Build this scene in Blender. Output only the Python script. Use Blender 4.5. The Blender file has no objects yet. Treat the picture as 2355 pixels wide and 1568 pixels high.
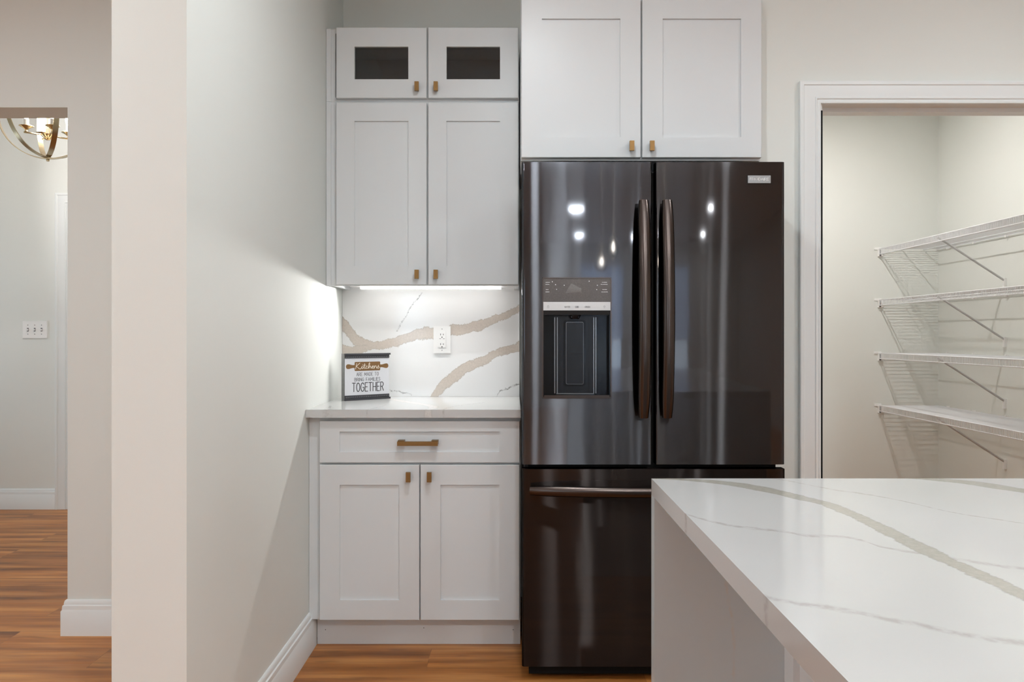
import bpy, bmesh, math, random
from mathutils import Vector, Matrix

random.seed(7)
PI = math.pi
scene = bpy.context.scene
COL = scene.collection

# ------------------------------------------------------------------ camera
cam_data = bpy.data.cameras.new('camera')
cam = bpy.data.objects.new('camera', cam_data)
COL.objects.link(cam)
cam.location = (0.0, 0.0, 1.19)
cam.rotation_euler = (PI / 2, 0, 0)
cam_data.sensor_width = 36.0
cam_data.lens = 1780.0 / 2355.0 * 36.0
cam_data.shift_x = -0.0011
cam_data.shift_y = -0.0051
cam_data.clip_start = 0.02
cam_data.clip_end = 100
scene.camera = cam

# ------------------------------------------------------------------ world, exposure
world = bpy.data.worlds.new('daylight')
scene.world = world
world.use_nodes = True
bg = world.node_tree.nodes['Background']
bg.inputs['Color'].default_value = (0.72, 0.86, 1.0, 1)
bg.inputs['Strength'].default_value = 6.0

scene.view_settings.view_transform = 'Standard'
scene.view_settings.look = 'None'
scene.view_settings.gamma = 1.0
scene.view_settings.use_curve_mapping = False
scene.view_settings.exposure = 0.10
scene.cycles.use_denoising = True
scene.cycles.max_bounces = 10
scene.cycles.diffuse_bounces = 6
scene.cycles.sample_clamp_indirect = 6.0
scene.cycles.caustics_reflective = False
scene.cycles.caustics_refractive = False

CEIL = 2.75

def area_light(name, loc, rot, sx, sy, watts, color, shape='RECTANGLE', spread=None):
    d = bpy.data.lights.new(name, 'AREA')
    d.shape = shape
    d.size = sx
    if shape in ('RECTANGLE', 'ELLIPSE'):
        d.size_y = sy
    d.energy = watts
    d.color = color
    if spread:
        d.spread = spread
    o = bpy.data.objects.new(name, d)
    COL.objects.link(o)
    o.location = loc
    o.rotation_euler = rot
    return o

# portals in the window openings built further down, mostly added ones: they only guide the sky light in
for nm, loc, rot, sx, sy in (('patio_portal', (1.65, -7.59, 1.3), (PI / 2, 0, 0), 1.2, 2.1), ('south_portal', (-2.5, -7.59, 1.5), (PI / 2, 0, 0), 2.0, 1.4), ('side_portal', (-4.99, -2.4, 1.5), (PI / 2, 0, -PI / 2), 1.5, 1.4),
                             ('hall_portal', (-4.99, 4.45, 1.3), (PI / 2, 0, -PI / 2), 0.8, 1.6)):
    area_light(nm, loc, rot, sx, sy, 1.0, (1, 1, 1)).data.cycles.is_portal = True

CAN_W = 27.0
CAN_COLOR = (0.875, 0.955, 1.0)

# ------------------------------------------------------------------ material helpers
def s2l(c):
    c = c / 255.0
    return c / 12.92 if c <= 0.04045 else ((c + 0.055) / 1.055) ** 2.4

def srgb(r, g, b):
    return (s2l(r), s2l(g), s2l(b), 1.0)

def new_mat(name):
    m = bpy.data.materials.new(name)
    m.use_nodes = True
    nt = m.node_tree
    return m, nt, nt.nodes['Principled BSDF']

def setp(b, **k):
    names = {'color': 'Base Color', 'rough': 'Roughness', 'metal': 'Metallic', 'spec': 'Specular IOR Level',
             'aniso': 'Anisotropic', 'aniso_rot': 'Anisotropic Rotation', 'trans': 'Transmission Weight', 'ior': 'IOR',
             'coat': 'Coat Weight', 'coat_rough': 'Coat Roughness', 'emit': 'Emission Color', 'emit_s': 'Emission Strength', 'alpha': 'Alpha'}
    for a, v in k.items():
        b.inputs[names[a]].default_value = v

def plain(name, color, rough=0.5, metal=0.0, noise=0.0, nscale=60, bump=0.0, **k):
    m, nt, b = new_mat(name)
    setp(b, color=color, rough=rough, metal=metal, **k)
    if noise or bump:
        tc = nt.nodes.new('ShaderNodeTexCoord')
        n = nt.nodes.new('ShaderNodeTexNoise')
        n.inputs['Scale'].default_value = nscale
        n.inputs['Detail'].default_value = 3
        nt.links.new(tc.outputs['Object'], n.inputs['Vector'])
        if noise:
            r = nt.nodes.new('ShaderNodeMapRange')
            r.inputs['To Min'].default_value = 1 - noise
            r.inputs['To Max'].default_value = 1 + noise
            nt.links.new(n.outputs['Fac'], r.inputs['Value'])
            mx = nt.nodes.new('ShaderNodeVectorMath')
            mx.operation = 'SCALE'
            mx.inputs[0].default_value = color[:3]
            nt.links.new(r.outputs['Result'], mx.inputs['Scale'])
            nt.links.new(mx.outputs['Vector'], b.inputs['Base Color'])
        if bump:
            bp = nt.nodes.new('ShaderNodeBump')
            bp.inputs['Strength'].default_value = bump
            bp.inputs['Distance'].default_value = 0.001
            nt.links.new(n.outputs['Fac'], bp.inputs['Height'])
            nt.links.new(bp.outputs['Normal'], b.inputs['Normal'])
    return m

def emission(name, color, strength):
    m, nt, b = new_mat(name)
    setp(b, color=(0.9, 0.9, 0.9, 1), rough=0.4, emit=color, emit_s=strength)
    return m

def math_node(nt, op, a=None, b=None, clamp=False):
    n = nt.nodes.new('ShaderNodeMath')
    n.operation = op
    n.use_clamp = clamp
    for i, v in enumerate((a, b)):
        if v is None:
            continue
        if isinstance(v, (int, float)):
            n.inputs[i].default_value = v
        else:
            nt.links.new(v, n.inputs[i])
    return n.outputs[0]

def map_range(nt, v, a, b, c, d, smooth=False):
    n = nt.nodes.new('ShaderNodeMapRange')
    if smooth:
        n.interpolation_type = 'SMOOTHSTEP'
    nt.links.new(v, n.inputs['Value'])
    for k, x in zip(('From Min', 'From Max', 'To Min', 'To Max'), (a, b, c, d)):
        if isinstance(x, (int, float)):
            n.inputs[k].default_value = x
        else:
            nt.links.new(x, n.inputs[k])
    return n.outputs['Result']

def float_curve(nt, v, pts):
    n = nt.nodes.new('ShaderNodeFloatCurve')
    c = n.mapping.curves[0]
    while len(c.points) > 2:
        c.points.remove(c.points[1])
    c.points[0].location = pts[0]
    c.points[1].location = pts[-1]
    for p in pts[1:-1]:
        c.points.new(p[0], p[1])
    n.mapping.extend = 'HORIZONTAL'
    n.mapping.update()
    nt.links.new(v, n.inputs['Value'])
    return n.outputs[0]

def vein(nt, u, v, pts, wob, soft=0.25, hw_scale=1.0):
    """Mask of a stone vein that follows v = f(u); pts = (u, v, half width) in metres."""
    us = [p[0] for p in pts]
    vs = [p[1] for p in pts]
    u0, u1 = min(us), max(us)
    v0, v1 = min(vs) - 0.01, max(vs) + 0.01
    hm = max(p[2] for p in pts)
    pts = sorted(pts)
    un = map_range(nt, u, u0, u1, 0.0, 1.0)
    fc = float_curve(nt, un, [((p[0] - u0) / (u1 - u0), (p[1] - v0) / (v1 - v0)) for p in pts])
    fw = float_curve(nt, un, [((p[0] - u0) / (u1 - u0), p[2] / hm) for p in pts])
    centre = map_range(nt, fc, 0, 1, v0, v1)
    half = math_node(nt, 'MULTIPLY', fw, hm * hw_scale)
    d = math_node(nt, 'ABSOLUTE', math_node(nt, 'SUBTRACT', math_node(nt, 'ADD', v, wob), centre))
    q = math_node(nt, 'DIVIDE', d, half)
    m = map_range(nt, q, 1.0 - soft, 1.0 + soft, 1.0, 0.0, True)
    lo = math_node(nt, 'GREATER_THAN', u, u0 - 0.0005)
    hi = math_node(nt, 'LESS_THAN', u, u1 + 0.0005)
    return math_node(nt, 'MULTIPLY', m, math_node(nt, 'MULTIPLY', lo, hi)), q

def noise(nt, vec, scale, detail=3, rough=0.55):
    n = nt.nodes.new('ShaderNodeTexNoise')
    n.inputs['Scale'].default_value = scale
    n.inputs['Detail'].default_value = detail
    n.inputs['Roughness'].default_value = rough
    nt.links.new(vec, n.inputs['Vector'])
    return n.outputs['Fac']

def mix_color(nt, fac, a, b):
    n = nt.nodes.new('ShaderNodeMix')
    n.data_type = 'RGBA'
    nt.links.new(fac, n.inputs['Factor'])
    for k, x in ((6, a), (7, b)):
        if isinstance(x, tuple):
            n.inputs[k].default_value = x
        else:
            nt.links.new(x, n.inputs[k])
    return n.outputs[2]

def scaled(nt, vec, s, off=(0, 0, 0)):
    n = nt.nodes.new('ShaderNodeMapping')
    n.inputs['Scale'].default_value = s
    n.inputs['Location'].default_value = off
    nt.links.new(vec, n.inputs['Vector'])
    return n.outputs['Vector']

QUARTZ = (0.86, 0.86, 0.855, 1)

def quartz(name, thick, thin, plane, vein_color, thin_color, fuzzy=0.0, base=QUARTZ, rough=0.12, wobble=0.010, thin_w=1.0):
    """White quartz with drawn veins. plane: which world axes are (u, v) for each vein: 'xz', 'xy', 'yx', 'zx'."""
    m, nt, b = new_mat(name)
    setp(b, rough=rough, spec=0.5)
    geo = nt.nodes.new('ShaderNodeNewGeometry')
    pos = geo.outputs['Position']
    sp = nt.nodes.new('ShaderNodeSeparateXYZ')
    nt.links.new(pos, sp.inputs[0])
    ax = {'x': sp.outputs[0], 'y': sp.outputs[1], 'z': sp.outputs[2]}
    w1 = math_node(nt, 'SUBTRACT', noise(nt, pos, 45, 5, 0.65), 0.5)
    w2 = math_node(nt, 'SUBTRACT', noise(nt, pos, 200, 3, 0.6), 0.5)
    w3 = math_node(nt, 'SUBTRACT', noise(nt, pos, 16, 2, 0.5), 0.5)
    wob = math_node(nt, 'ADD', math_node(nt, 'MULTIPLY', w1, wobble), math_node(nt, 'MULTIPLY', w2, wobble * 0.7))
    wob = math_node(nt, 'ADD', wob, math_node(nt, 'MULTIPLY', w3, wobble * 1.2))
    col = base
    cloud = map_range(nt, noise(nt, pos, 3.0, 3), 0.3, 0.7, 0.0, 1.0)
    col = mix_color(nt, cloud, base, tuple(c * 0.97 for c in base[:3]) + (1,))
    for pl, pts in thin:
        mk, q = vein(nt, ax[pl[0]], ax[pl[1]], pts, wob, 0.85, thin_w)
        brk = map_range(nt, noise(nt, pos, 70, 2), 0.36, 0.58, 0.2, 1.0)
        col = mix_color(nt, math_node(nt, 'MULTIPLY', mk, brk), col, thin_color)
    mottle = map_range(nt, noise(nt, pos, 120, 4, 0.7), 0.3, 0.7, 0.0, 1.0)
    dark = tuple(c * 0.70 for c in vein_color[:3]) + (1,)
    inner = mix_color(nt, mottle, vein_color, tuple(min(1, c * 1.22) for c in vein_color[:3]) + (1,))
    for pl, pts in thick:
        mk, q = vein(nt, ax[pl[0]], ax[pl[1]], pts, wob, 0.08 + fuzzy)
        edge = map_range(nt, q, 0.72, 1.0, 0.0, 0.55, True)
        body = mix_color(nt, edge, inner, dark)
        col = mix_color(nt, mk, col, body)
    if isinstance(col, tuple):
        b.inputs['Base Color'].default_value = col
    else:
        nt.links.new(col, b.inputs['Base Color'])
    return m

# ------------------------------------------------------------------ materials
M = {}
M['wall'] = plain('warm_grey_wall_paint', (0.725, 0.742, 0.708, 1), 0.75, bump=0.06, nscale=350)
M['ceiling'] = plain('white_ceiling_paint', (0.82, 0.82, 0.81, 1), 0.8, bump=0.05, nscale=300)
M['trim'] = plain('white_semi_gloss_trim', (0.77, 0.80, 0.80, 1), 0.32)
M['cabinet'] = plain('white_cabinet_lacquer', (0.675, 0.695, 0.705, 1), 0.38, bump=0.02, nscale=200)
M['cab_in'] = plain('cabinet_interior_grey', (0.42, 0.42, 0.42, 1), 0.6)
M['brass'] = plain('antique_bronze', srgb(132, 100, 60), 0.42, 0.85, noise=0.12, nscale=300)
M['gold'] = plain('brushed_champagne_brass', (0.50, 0.41, 0.27, 1), 0.25, 1.0)
M['black'] = plain('black_rubber', (0.008, 0.008, 0.008, 1), 0.6, spec=0.12)
M['gloss_black'] = plain('glossy_black_plastic', (0.005, 0.005, 0.006, 1), 0.14, spec=0.16)
M['liner'] = plain('charcoal_dispenser_liner', (0.008, 0.0085, 0.0105, 1), 0.25, spec=0.22)
M['rail'] = plain('grey_dispenser_rail', (0.16, 0.16, 0.165, 1), 0.2, 0.6)
M['brow'] = plain('dark_brown_plastic', (0.010, 0.008, 0.007, 1), 0.4, spec=0.15)
M['dark_grey'] = plain('dark_fridge_side_paint', (0.022, 0.021, 0.021, 1), 0.45, 0.3)
M['plastic'] = plain('white_plastic', (0.86, 0.86, 0.85, 1), 0.28)
M['wire'] = plain('white_vinyl_coated_wire', (0.74, 0.75, 0.77, 1), 0.35)
M['brace'] = plain('grey_coated_steel', (0.50, 0.50, 0.50, 1), 0.4)
M['silver'] = plain('silver_badge', (0.27, 0.27, 0.27, 1), 0.4, 0.3)
M['white_paint'] = plain('white_print', (0.85, 0.85, 0.85, 1), 0.5)
M['strip'] = plain('pale_silver_button_strip', (0.62, 0.63, 0.64, 1), 0.35)
M['ink'] = plain('black_print', (0.02, 0.02, 0.022, 1), 0.6)
M['grey_ink'] = plain('grey_print', (0.16, 0.16, 0.17, 1), 0.6)
M['sign_face'] = plain('matte_white_sign_paper', (0.68, 0.69, 0.72, 1), 0.6)
M['sign_side'] = plain('grey_painted_wood', (0.19, 0.19, 0.19, 1), 0.6, noise=0.2, nscale=80)
M['sign_band'] = plain('charcoal_painted_wood', (0.035, 0.036, 0.042, 1), 0.55, noise=0.3, nscale=200)
M['pin'] = plain('printed_brown_wood', srgb(112, 80, 42), 0.6, noise=0.15, nscale=60)
M['cream'] = plain('cream_print', (0.85, 0.80, 0.70, 1), 0.6)
M['can_lens'] = emission('lit_downlight_lens', (0.98, 0.99, 1.0, 1), 45.0)
M['led'] = emission('lit_led_diffuser', (1.0, 0.985, 0.96, 1), 3.0)
M['bulb'] = emission('lit_candle_bulb', (1.0, 0.90, 0.74, 1), 55.0)
M['candle'] = plain('white_candle_sleeve', (0.85, 0.83, 0.78, 1), 0.4)

def glass_mat(name, color=(1, 1, 1, 1), rough=0.0):
    m, nt, b = new_mat(name)
    nt.nodes.remove(b)
    out = nt.nodes['Material Output']
    tr = nt.nodes.new('ShaderNodeBsdfTransparent')
    tr.inputs['Color'].default_value = color
    gl = nt.nodes.new('ShaderNodeBsdfGlossy')
    gl.inputs['Roughness'].default_value = rough
    fr = nt.nodes.new('ShaderNodeFresnel')
    fr.inputs['IOR'].default_value = 1.45
    mx = nt.nodes.new('ShaderNodeMixShader')
    nt.links.new(fr.outputs[0], mx.inputs[0])
    nt.links.new(tr.outputs[0], mx.inputs[1])
    nt.links.new(gl.outputs[0], mx.inputs[2])
    nt.links.new(mx.outputs[0], out.inputs['Surface'])
    return m
M['pane'] = glass_mat('clear_window_glass', (0.96, 0.98, 0.98, 1))
M['cab_pane'] = glass_mat('cabinet_glass', (0.80, 0.80, 0.80, 1), 0.02)

def wood_floor():
    m, nt, b = new_mat('honey_hickory_planks')
    geo = nt.nodes.new('ShaderNodeNewGeometry')
    pos = geo.outputs['Position']
    br = nt.nodes.new('ShaderNodeTexBrick')
    br.offset = 0.37
    br.offset_frequency = 2
    br.squash = 1.0
    mp = scaled(nt, pos, (1, 1, 1), (0.31, 0.152, 0))
    nt.links.new(mp, br.inputs['Vector'])
    br.inputs['Scale'].default_value = 1.0
    br.inputs['Brick Width'].default_value = 1.22
    br.inputs['Row Height'].default_value = 0.172
    br.inputs['Mortar Size'].default_value = 0.0011
    br.inputs['Mortar Smooth'].default_value = 0.0
    br.inputs['Bias'].default_value = 0.0
    br.inputs['Color1'].default_value = (0, 0, 0, 1)
    br.inputs['Color2'].default_value = (1, 1, 1, 1)
    br.inputs['Mortar'].default_value = (0.5, 0.5, 0.5, 1)
    # grain: streaks along x, shifted plank by plank
    sh = nt.nodes.new('ShaderNodeVectorMath')
    sh.operation = 'MULTIPLY_ADD'
    nt.links.new(br.outputs['Color'], sh.inputs[0])
    sh.inputs[1].default_value = (7.0, 3.0, 5.0)
    nt.links.new(pos, sh.inputs[2])
    g1 = noise(nt, scaled(nt, sh.outputs['Vector'], (1.3, 16, 1)), 1.0, 4, 0.55)
    g2 = noise(nt, scaled(nt, sh.outputs['Vector'], (4.0, 110, 1)), 1.0, 3, 0.6)
    g3 = noise(nt, scaled(nt, sh.outputs['Vector'], (5.0, 22, 1), (3, 1, 0)), 1.0, 2, 0.5)
    ramp = nt.nodes.new('ShaderNodeValToRGB')
    nt.links.new(g1, ramp.inputs[0])
    e = ramp.color_ramp.elements
    e[0].position = 0.30
    e[0].color = srgb(116, 68, 30)
    e[1].position = 0.72
    e[1].color = srgb(204, 143, 80)
    x = ramp.color_ramp.elements.new(0.50)
    x.color = srgb(166, 104, 49)
    fine = map_range(nt, g2, 0.3, 0.7, 0.86, 1.10)
    tint = map_range(nt, br.outputs['Color'], 0, 1, 0.84, 1.12)
    knot = map_range(nt, g3, 0.62, 0.76, 1.0, 0.72, True)
    f = math_node(nt, 'MULTIPLY', math_node(nt, 'MULTIPLY', fine, tint), knot)
    f = math_node(nt, 'MULTIPLY', f, map_range(nt, br.outputs['Fac'], 0, 1, 1.0, 0.72))
    mul = nt.nodes.new('ShaderNodeVectorMath')
    mul.operation = 'SCALE'
    nt.links.new(ramp.outputs['Color'], mul.inputs[0])
    nt.links.new(f, mul.inputs['Scale'])
    nt.links.new(mul.outputs['Vector'], b.inputs['Base Color'])
    setp(b, rough=0.36, spec=0.4)
    nt.links.new(map_range(nt, g2, 0.3, 0.7, 0.32, 0.44), b.inputs['Roughness'])
    bp = nt.nodes.new('ShaderNodeBump')
    bp.inputs['Strength'].default_value = 0.12
    bp.inputs['Distance'].default_value = 0.001
    nt.links.new(g2, bp.inputs['Height'])
    nt.links.new(bp.outputs['Normal'], b.inputs['Normal'])
    return m
M['floor'] = wood_floor()

def black_stainless(name, wave, tint=(0.064, 0.060, 0.061, 1), seed=0.0):
    """Black stainless sheet: a sharp reflection under a brushed one that is smeared up and down."""
    m, nt, b = new_mat(name)
    nt.nodes.remove(b)
    out = nt.nodes['Material Output']
    tc = nt.nodes.new('ShaderNodeTexCoord')
    ob = tc.outputs['Object']
    n1 = noise(nt, scaled(nt, ob, (5.0, 1, 1.1), (seed, 0, seed)), 1.0, 1, 0.4)
    n2 = noise(nt, scaled(nt, ob, (14.0, 1, 2.6), (seed + 3, 0, 1)), 1.0, 1, 0.4)
    h = math_node(nt, 'ADD', math_node(nt, 'MULTIPLY', n1, 1.0), math_node(nt, 'MULTIPLY', n2, 0.16))
    bp = nt.nodes.new('ShaderNodeBump')
    bp.inputs['Strength'].default_value = 1.0
    bp.inputs['Distance'].default_value = wave
    nt.links.new(h, bp.inputs['Height'])
    g1 = nt.nodes.new('ShaderNodeBsdfAnisotropic')
    g1.inputs['Color'].default_value = tint
    g1.inputs['Roughness'].default_value = 0.05
    g2 = nt.nodes.new('ShaderNodeBsdfAnisotropic')
    g2.inputs['Color'].default_value = tint
    g2.inputs['Roughness'].default_value = 0.22
    g2.inputs['Anisotropy'].default_value = 0.90
    tg = nt.nodes.new('ShaderNodeTangent')
    tg.direction_type = 'RADIAL'
    tg.axis = 'Z'
    nt.links.new(tg.outputs[0], g2.inputs['Tangent'])
    for g in (g1, g2):
        nt.links.new(bp.outputs['Normal'], g.inputs['Normal'])
    mx = nt.nodes.new('ShaderNodeMixShader')
    mx.inputs[0].default_value = 0.55
    nt.links.new(g1.outputs[0], mx.inputs[1])
    nt.links.new(g2.outputs[0], mx.inputs[2])
    nt.links.new(mx.outputs[0], out.inputs['Surface'])
    return m
M['steel_left'] = black_stainless('black_stainless_wavy', 0.0016, (0.082, 0.083, 0.091, 1), seed=5.3)
M['steel_right'] = black_stainless('black_stainless', 0.0005, seed=4.2)
M['steel_low'] = black_stainless('black_stainless_drawer', 0.002, (0.034, 0.028, 0.026, 1), seed=8.1)  # darker brown tint stands in for the dim reflection on the drawer
M['handle'] = plain('bronzed_steel_handle', (0.075, 0.060, 0.054, 1), 0.24, 1.0)

def panel_film():
    m, nt, b = new_mat('speckled_control_panel')
    tc = nt.nodes.new('ShaderNodeTexCoord')
    n = noise(nt, tc.outputs['Object'], 900, 2, 0.6)
    col = mix_color(nt, map_range(nt, n, 0.55, 0.75, 0, 1), srgb(74, 68, 65), srgb(128, 122, 118))
    nt.links.new(col, b.inputs['Base Color'])
    setp(b, rough=0.35, metal=0.3)
    return m
M['panel'] = panel_film()

# stone
M['splash'] = quartz('quartz_backsplash_gold_veins', [
    ('xz', [(-0.79, 1.253, .030), (-.748, 1.216, .033), (-.717, 1.178, .033), (-.691, 1.153, .031), (-.646, 1.147, .021), (-.602, 1.149, .018),
            (-.532, 1.164, .024), (-.471, 1.180, .022), (-.400, 1.202, .027), (-.360, 1.200, .027), (-.276, 1.214, .024),
            (-.157, 1.237, .022), (-.059, 1.273, .018), (.04, 1.318, .016)]),
    ('xz', [(-0.79, 1.137, .026), (-.748, 1.123, .020), (-.70, 1.125, .02), (-.66, 1.135, .014)]),
    ('xz', [(-.374, .905, .012), (-.339, .942, .026), (-.295, .983, .032), (-.250, 1.017, .030), (-.207, 1.050, .024), (-.163, 1.066, .022),
            (-.118, 1.084, .022), (-.075, 1.111, .019), (-.031, 1.123, .021), (.04, 1.145, .021)]),
], [
    ('zx', [(1.385, -.410, .0022), (1.345, -.445, .002), (1.295, -.480, .002), (1.26, -.501, .0032), (1.21, -.525, .0042)]),
    ('xz', [(-.075, .914, .002), (-.050, .945, .003), (-.015, .960, .003), (.04, .975, .0025)]),
    ('xz', [(-.56, .945, .0018), (-.51, .935, .0018), (-.46, .920, .0018)]),
], 'xz', srgb(194, 184, 174), srgb(150, 148, 146), wobble=0.022)

M['counter'] = quartz('quartz_counter', [
    ('yx', [(2.885, -.318, .014), (2.96, -.305, .018), (3.06, -.33, .022), (3.2, -.42, .025), (3.5, -.62, .02)]),
], [('yx', [(2.885, -.262, .003), (2.95, -.255, .003), (3.2, -.12, .003)]),
    ('yx', [(2.885, -.545, .003), (3.1, -.50, .003)]),
    ('yx', [(2.885, -.693, .014), (2.95, -.70, .012), (3.05, -.72, .006)])],
    'yx', srgb(196, 193, 190), srgb(176, 174, 172), fuzzy=0.25, base=(0.56, 0.56, 0.555, 1))

M['island_stone'] = quartz('quartz_island_grey_veins', [
    ('yx', [(.30, .60, .012), (.60, .56, .013), (.8216, .5424, .013), (.865, .543, .013), (.941, .534, .013), (1.05, .529, .014), (1.1217, .528, .0135),
            (1.198, .525, .0135), (1.266, .515, .015), (1.31, .4946, .017), (1.357, .470, .019), (1.4077, .440, .023), (1.4536, .395, .030), (1.50, .280, .034)]),
    ('yx', [(.9, 1.22, .025), (1.2, 1.03, .028), (1.38, .910, .026), (1.40, .893, .026), (1.445, .868, .03), (1.50, .79, .035)]),
], [
    ('xy', [(.267, 1.200, .004), (.2916, 1.156, .004), (.328, 1.1166, .0045), (.381, 1.094, .0045), (.4045, 1.0716, .004), (.4457, 1.0634, .004), (.471, 1.0453, .0045),
            (.479, 1.017, .0045), (.50, .9945, .004), (.5155, .9846, .004), (.5757, .9358, .005), (.603, .918, .004), (.75, .85, .003)]),
    ('xy', [(.267, .822, .004), (.2864, .804, .004), (.3206, .785, .004), (.3464, .769, .0045), (.3628, .7535, .0045), (.387, .739, .0045), (.4075, .721, .0045),
            (.4293, .7075, .0045), (.4574, .696, .0045), (.6, .63, .004)]),
    ('xy', [(.50, 1.50, .003), (.524, 1.471, .004), (.566, 1.40, .004), (.6276, 1.3315, .004), (.663, 1.266, .0035), (.686, 1.2143, .003), (.749, 1.14, .0025), (.9, 1.0, .002)]),
], 'yx', srgb(150, 147, 139), srgb(166, 164, 160), fuzzy=0.12, rough=0.10, wobble=0.012, thin_w=1.5, base=(0.50, 0.50, 0.49, 1))
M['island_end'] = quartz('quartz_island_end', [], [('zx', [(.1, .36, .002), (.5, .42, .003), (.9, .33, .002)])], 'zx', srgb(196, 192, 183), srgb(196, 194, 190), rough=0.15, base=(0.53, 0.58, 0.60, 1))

# ------------------------------------------------------------------ mesh helpers
def box(bm, x0, x1, y0, y1, z0, z1):
    vs = [bm.verts.new((x, y, z)) for x in (x0, x1) for y in (y0, y1) for z in (z0, z1)]
    for f in ((0, 1, 3, 2), (4, 6, 7, 5), (0, 4, 5, 1), (2, 3, 7, 6), (0, 2, 6, 4), (1, 5, 7, 3)):
        bm.faces.new([vs[i] for i in f])

def prism(bm, poly, axis, a, b):
    """Extrude a 2-D polygon along an axis: 'z' takes (x, y), 'y' takes (x, z), 'x' takes (y, z)."""
    def P(p, t):
        return {'z': (p[0], p[1], t), 'y': (p[0], t, p[1]), 'x': (t, p[0], p[1])}[axis]
    A = [bm.verts.new(P(p, a)) for p in poly]
    B = [bm.verts.new(P(p, b)) for p in poly]
    n = len(poly)
    bm.faces.new(A[::-1])
    bm.faces.new(B)
    for i in range(n):
        bm.faces.new((A[i], A[(i + 1) % n], B[(i + 1) % n], B[i]))

def tube(bm, pts, r, seg=8, ry=None, up=None, cap=True):
    """Round (or oval) tube along a polyline; r may be a list."""
    pts = [Vector(p) for p in pts]
    n = len(pts)
    rings = []
    for i, p in enumerate(pts):
        t = (pts[min(i + 1, n - 1)] - pts[max(i - 1, 0)]).normalized()
        u = Vector(up) if up else (Vector((0, 0, 1)) if abs(t.z) < 0.9 else Vector((0, 1, 0)))
        a = t.cross(u).normalized()
        c = a.cross(t).normalized()
        ra = r[i] if isinstance(r, (list, tuple)) else r
        rb = (ry[i] if isinstance(ry, (list, tuple)) else ry) if ry else ra
        rings.append([bm.verts.new(p + a * ra * math.cos(2 * PI * k / seg) + c * rb * math.sin(2 * PI * k / seg)) for k in range(seg)])
    for i in range(n - 1):
        for k in range(seg):
            bm.faces.new((rings[i][k], rings[i][(k + 1) % seg], rings[i + 1][(k + 1) % seg], rings[i + 1][k]))
    if cap:
        bm.faces.new(rings[0][::-1])
        bm.faces.new(rings[-1])

def lathe(bm, prof, cx, cy, seg=24):
    """Revolve (r, z) points about the vertical through (cx, cy)."""
    rings = []
    for r, z in prof:
        rings.append([bm.verts.new((cx + max(r, 1e-5) * math.cos(2 * PI * k / seg), cy + max(r, 1e-5) * math.sin(2 * PI * k / seg), z)) for k in range(seg)])
    for i in range(len(rings) - 1):
        for k in range(seg):
            bm.faces.new((rings[i][k], rings[i][(k + 1) % seg], rings[i + 1][(k + 1) % seg], rings[i + 1][k]))

def disc_y(bm, cx, y0, y1, cz, r, seg=16):
    prism(bm, [(cx + r * math.cos(2 * PI * k / seg), cz + r * math.sin(2 * PI * k / seg)) for k in range(seg)], 'y', y0, y1)

def rounded_rect(x0, x1, z0, z1, r, seg=5):
    pts = []
    for cx, cz, a0 in ((x1 - r, z1 - r, 0), (x0 + r, z1 - r, 90), (x0 + r, z0 + r, 180), (x1 - r, z0 + r, 270)):
        for k in range(seg + 1):
            a = math.radians(a0 + 90 * k / seg)
            pts.append((cx + r * math.cos(a), cz + r * math.sin(a)))
    return pts

def bev(bm, w, seg=2, angle=40):
    es = [e for e in bm.edges if len(e.link_faces) == 2 and e.calc_face_angle(0) > math.radians(angle)]
    if es:
        bmesh.ops.bevel(bm, geom=es, offset=w, segments=seg, profile=0.6, affect='EDGES', clamp_overlap=True)

def world_loc(o):
    v = Vector((0, 0, 0))
    while o is not None:
        v += o.location
        o = o.parent
    return v

def obj(name, bm, mat, parent=None, origin=None, local=False, smooth=True, loc=None):
    """Link ONE mesh object; bm is in world coordinates unless local."""
    bmesh.ops.recalc_face_normals(bm, faces=bm.faces)
    me = bpy.data.meshes.new(name)
    base = Vector((0, 0, 0))
    if origin is None:
        cs = [v.co for v in bm.verts]
        mn = Vector((min(c[i] for c in cs) for i in range(3)))
        mx_ = Vector((max(c[i] for c in cs) for i in range(3)))
        origin = (mn + mx_) / 2
        if parent is None:
            origin.z = mn.z
    origin = Vector(origin)
    bmesh.ops.translate(bm, verts=bm.verts, vec=-origin)
    bm.to_mesh(me)
    bm.free()
    if smooth:
        me.polygons.foreach_set('use_smooth', [True] * len(me.polygons))
        me.set_sharp_from_angle(angle=math.radians(35))
    me.materials.append(mat)
    o = bpy.data.objects.new(name, me)
    COL.objects.link(o)
    if parent is not None:
        o.parent = parent
        if local:
            o.location = origin
        else:
            o.location = origin - world_loc(parent)
    else:
        o.location = origin
    return o

def tag(o, label=None, cat=None, group=None, kind=None):
    for k, v in (('label', label), ('category', cat), ('group', group), ('kind', kind)):
        if v:
            o[k] = v
    return o

def thing(name, loc, label, cat, group=None, rz=0.0):
    o = bpy.data.objects.new(name, None)
    o.empty_display_size = 0.05
    COL.objects.link(o)
    o.location = loc
    o.rotation_euler = (0, 0, rz)
    return tag(o, label, cat, group)

def structure(name, bm, mat, label, parent=None):
    o = obj(name, bm, mat, parent)
    if parent is None:
        tag(o, label, None, None, 'structure')
    return o

def copy_tree(o, parent=None):
    c = o.copy()
    COL.objects.link(c)
    if parent is not None:
        c.parent = parent
    for ch in [x for x in list(o.children)]:
        copy_tree(ch, c)
    return c

def one_box(*a, bevel=0.0):
    bm = bmesh.new()
    box(bm, *a)
    if bevel:
        bev(bm, bevel)
    return bm

def boxes(lst, bevel=0.0):
    bm = bmesh.new()
    for a in lst:
        box(bm, *a)
    if bevel:
        bev(bm, bevel)
    return bm

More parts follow.
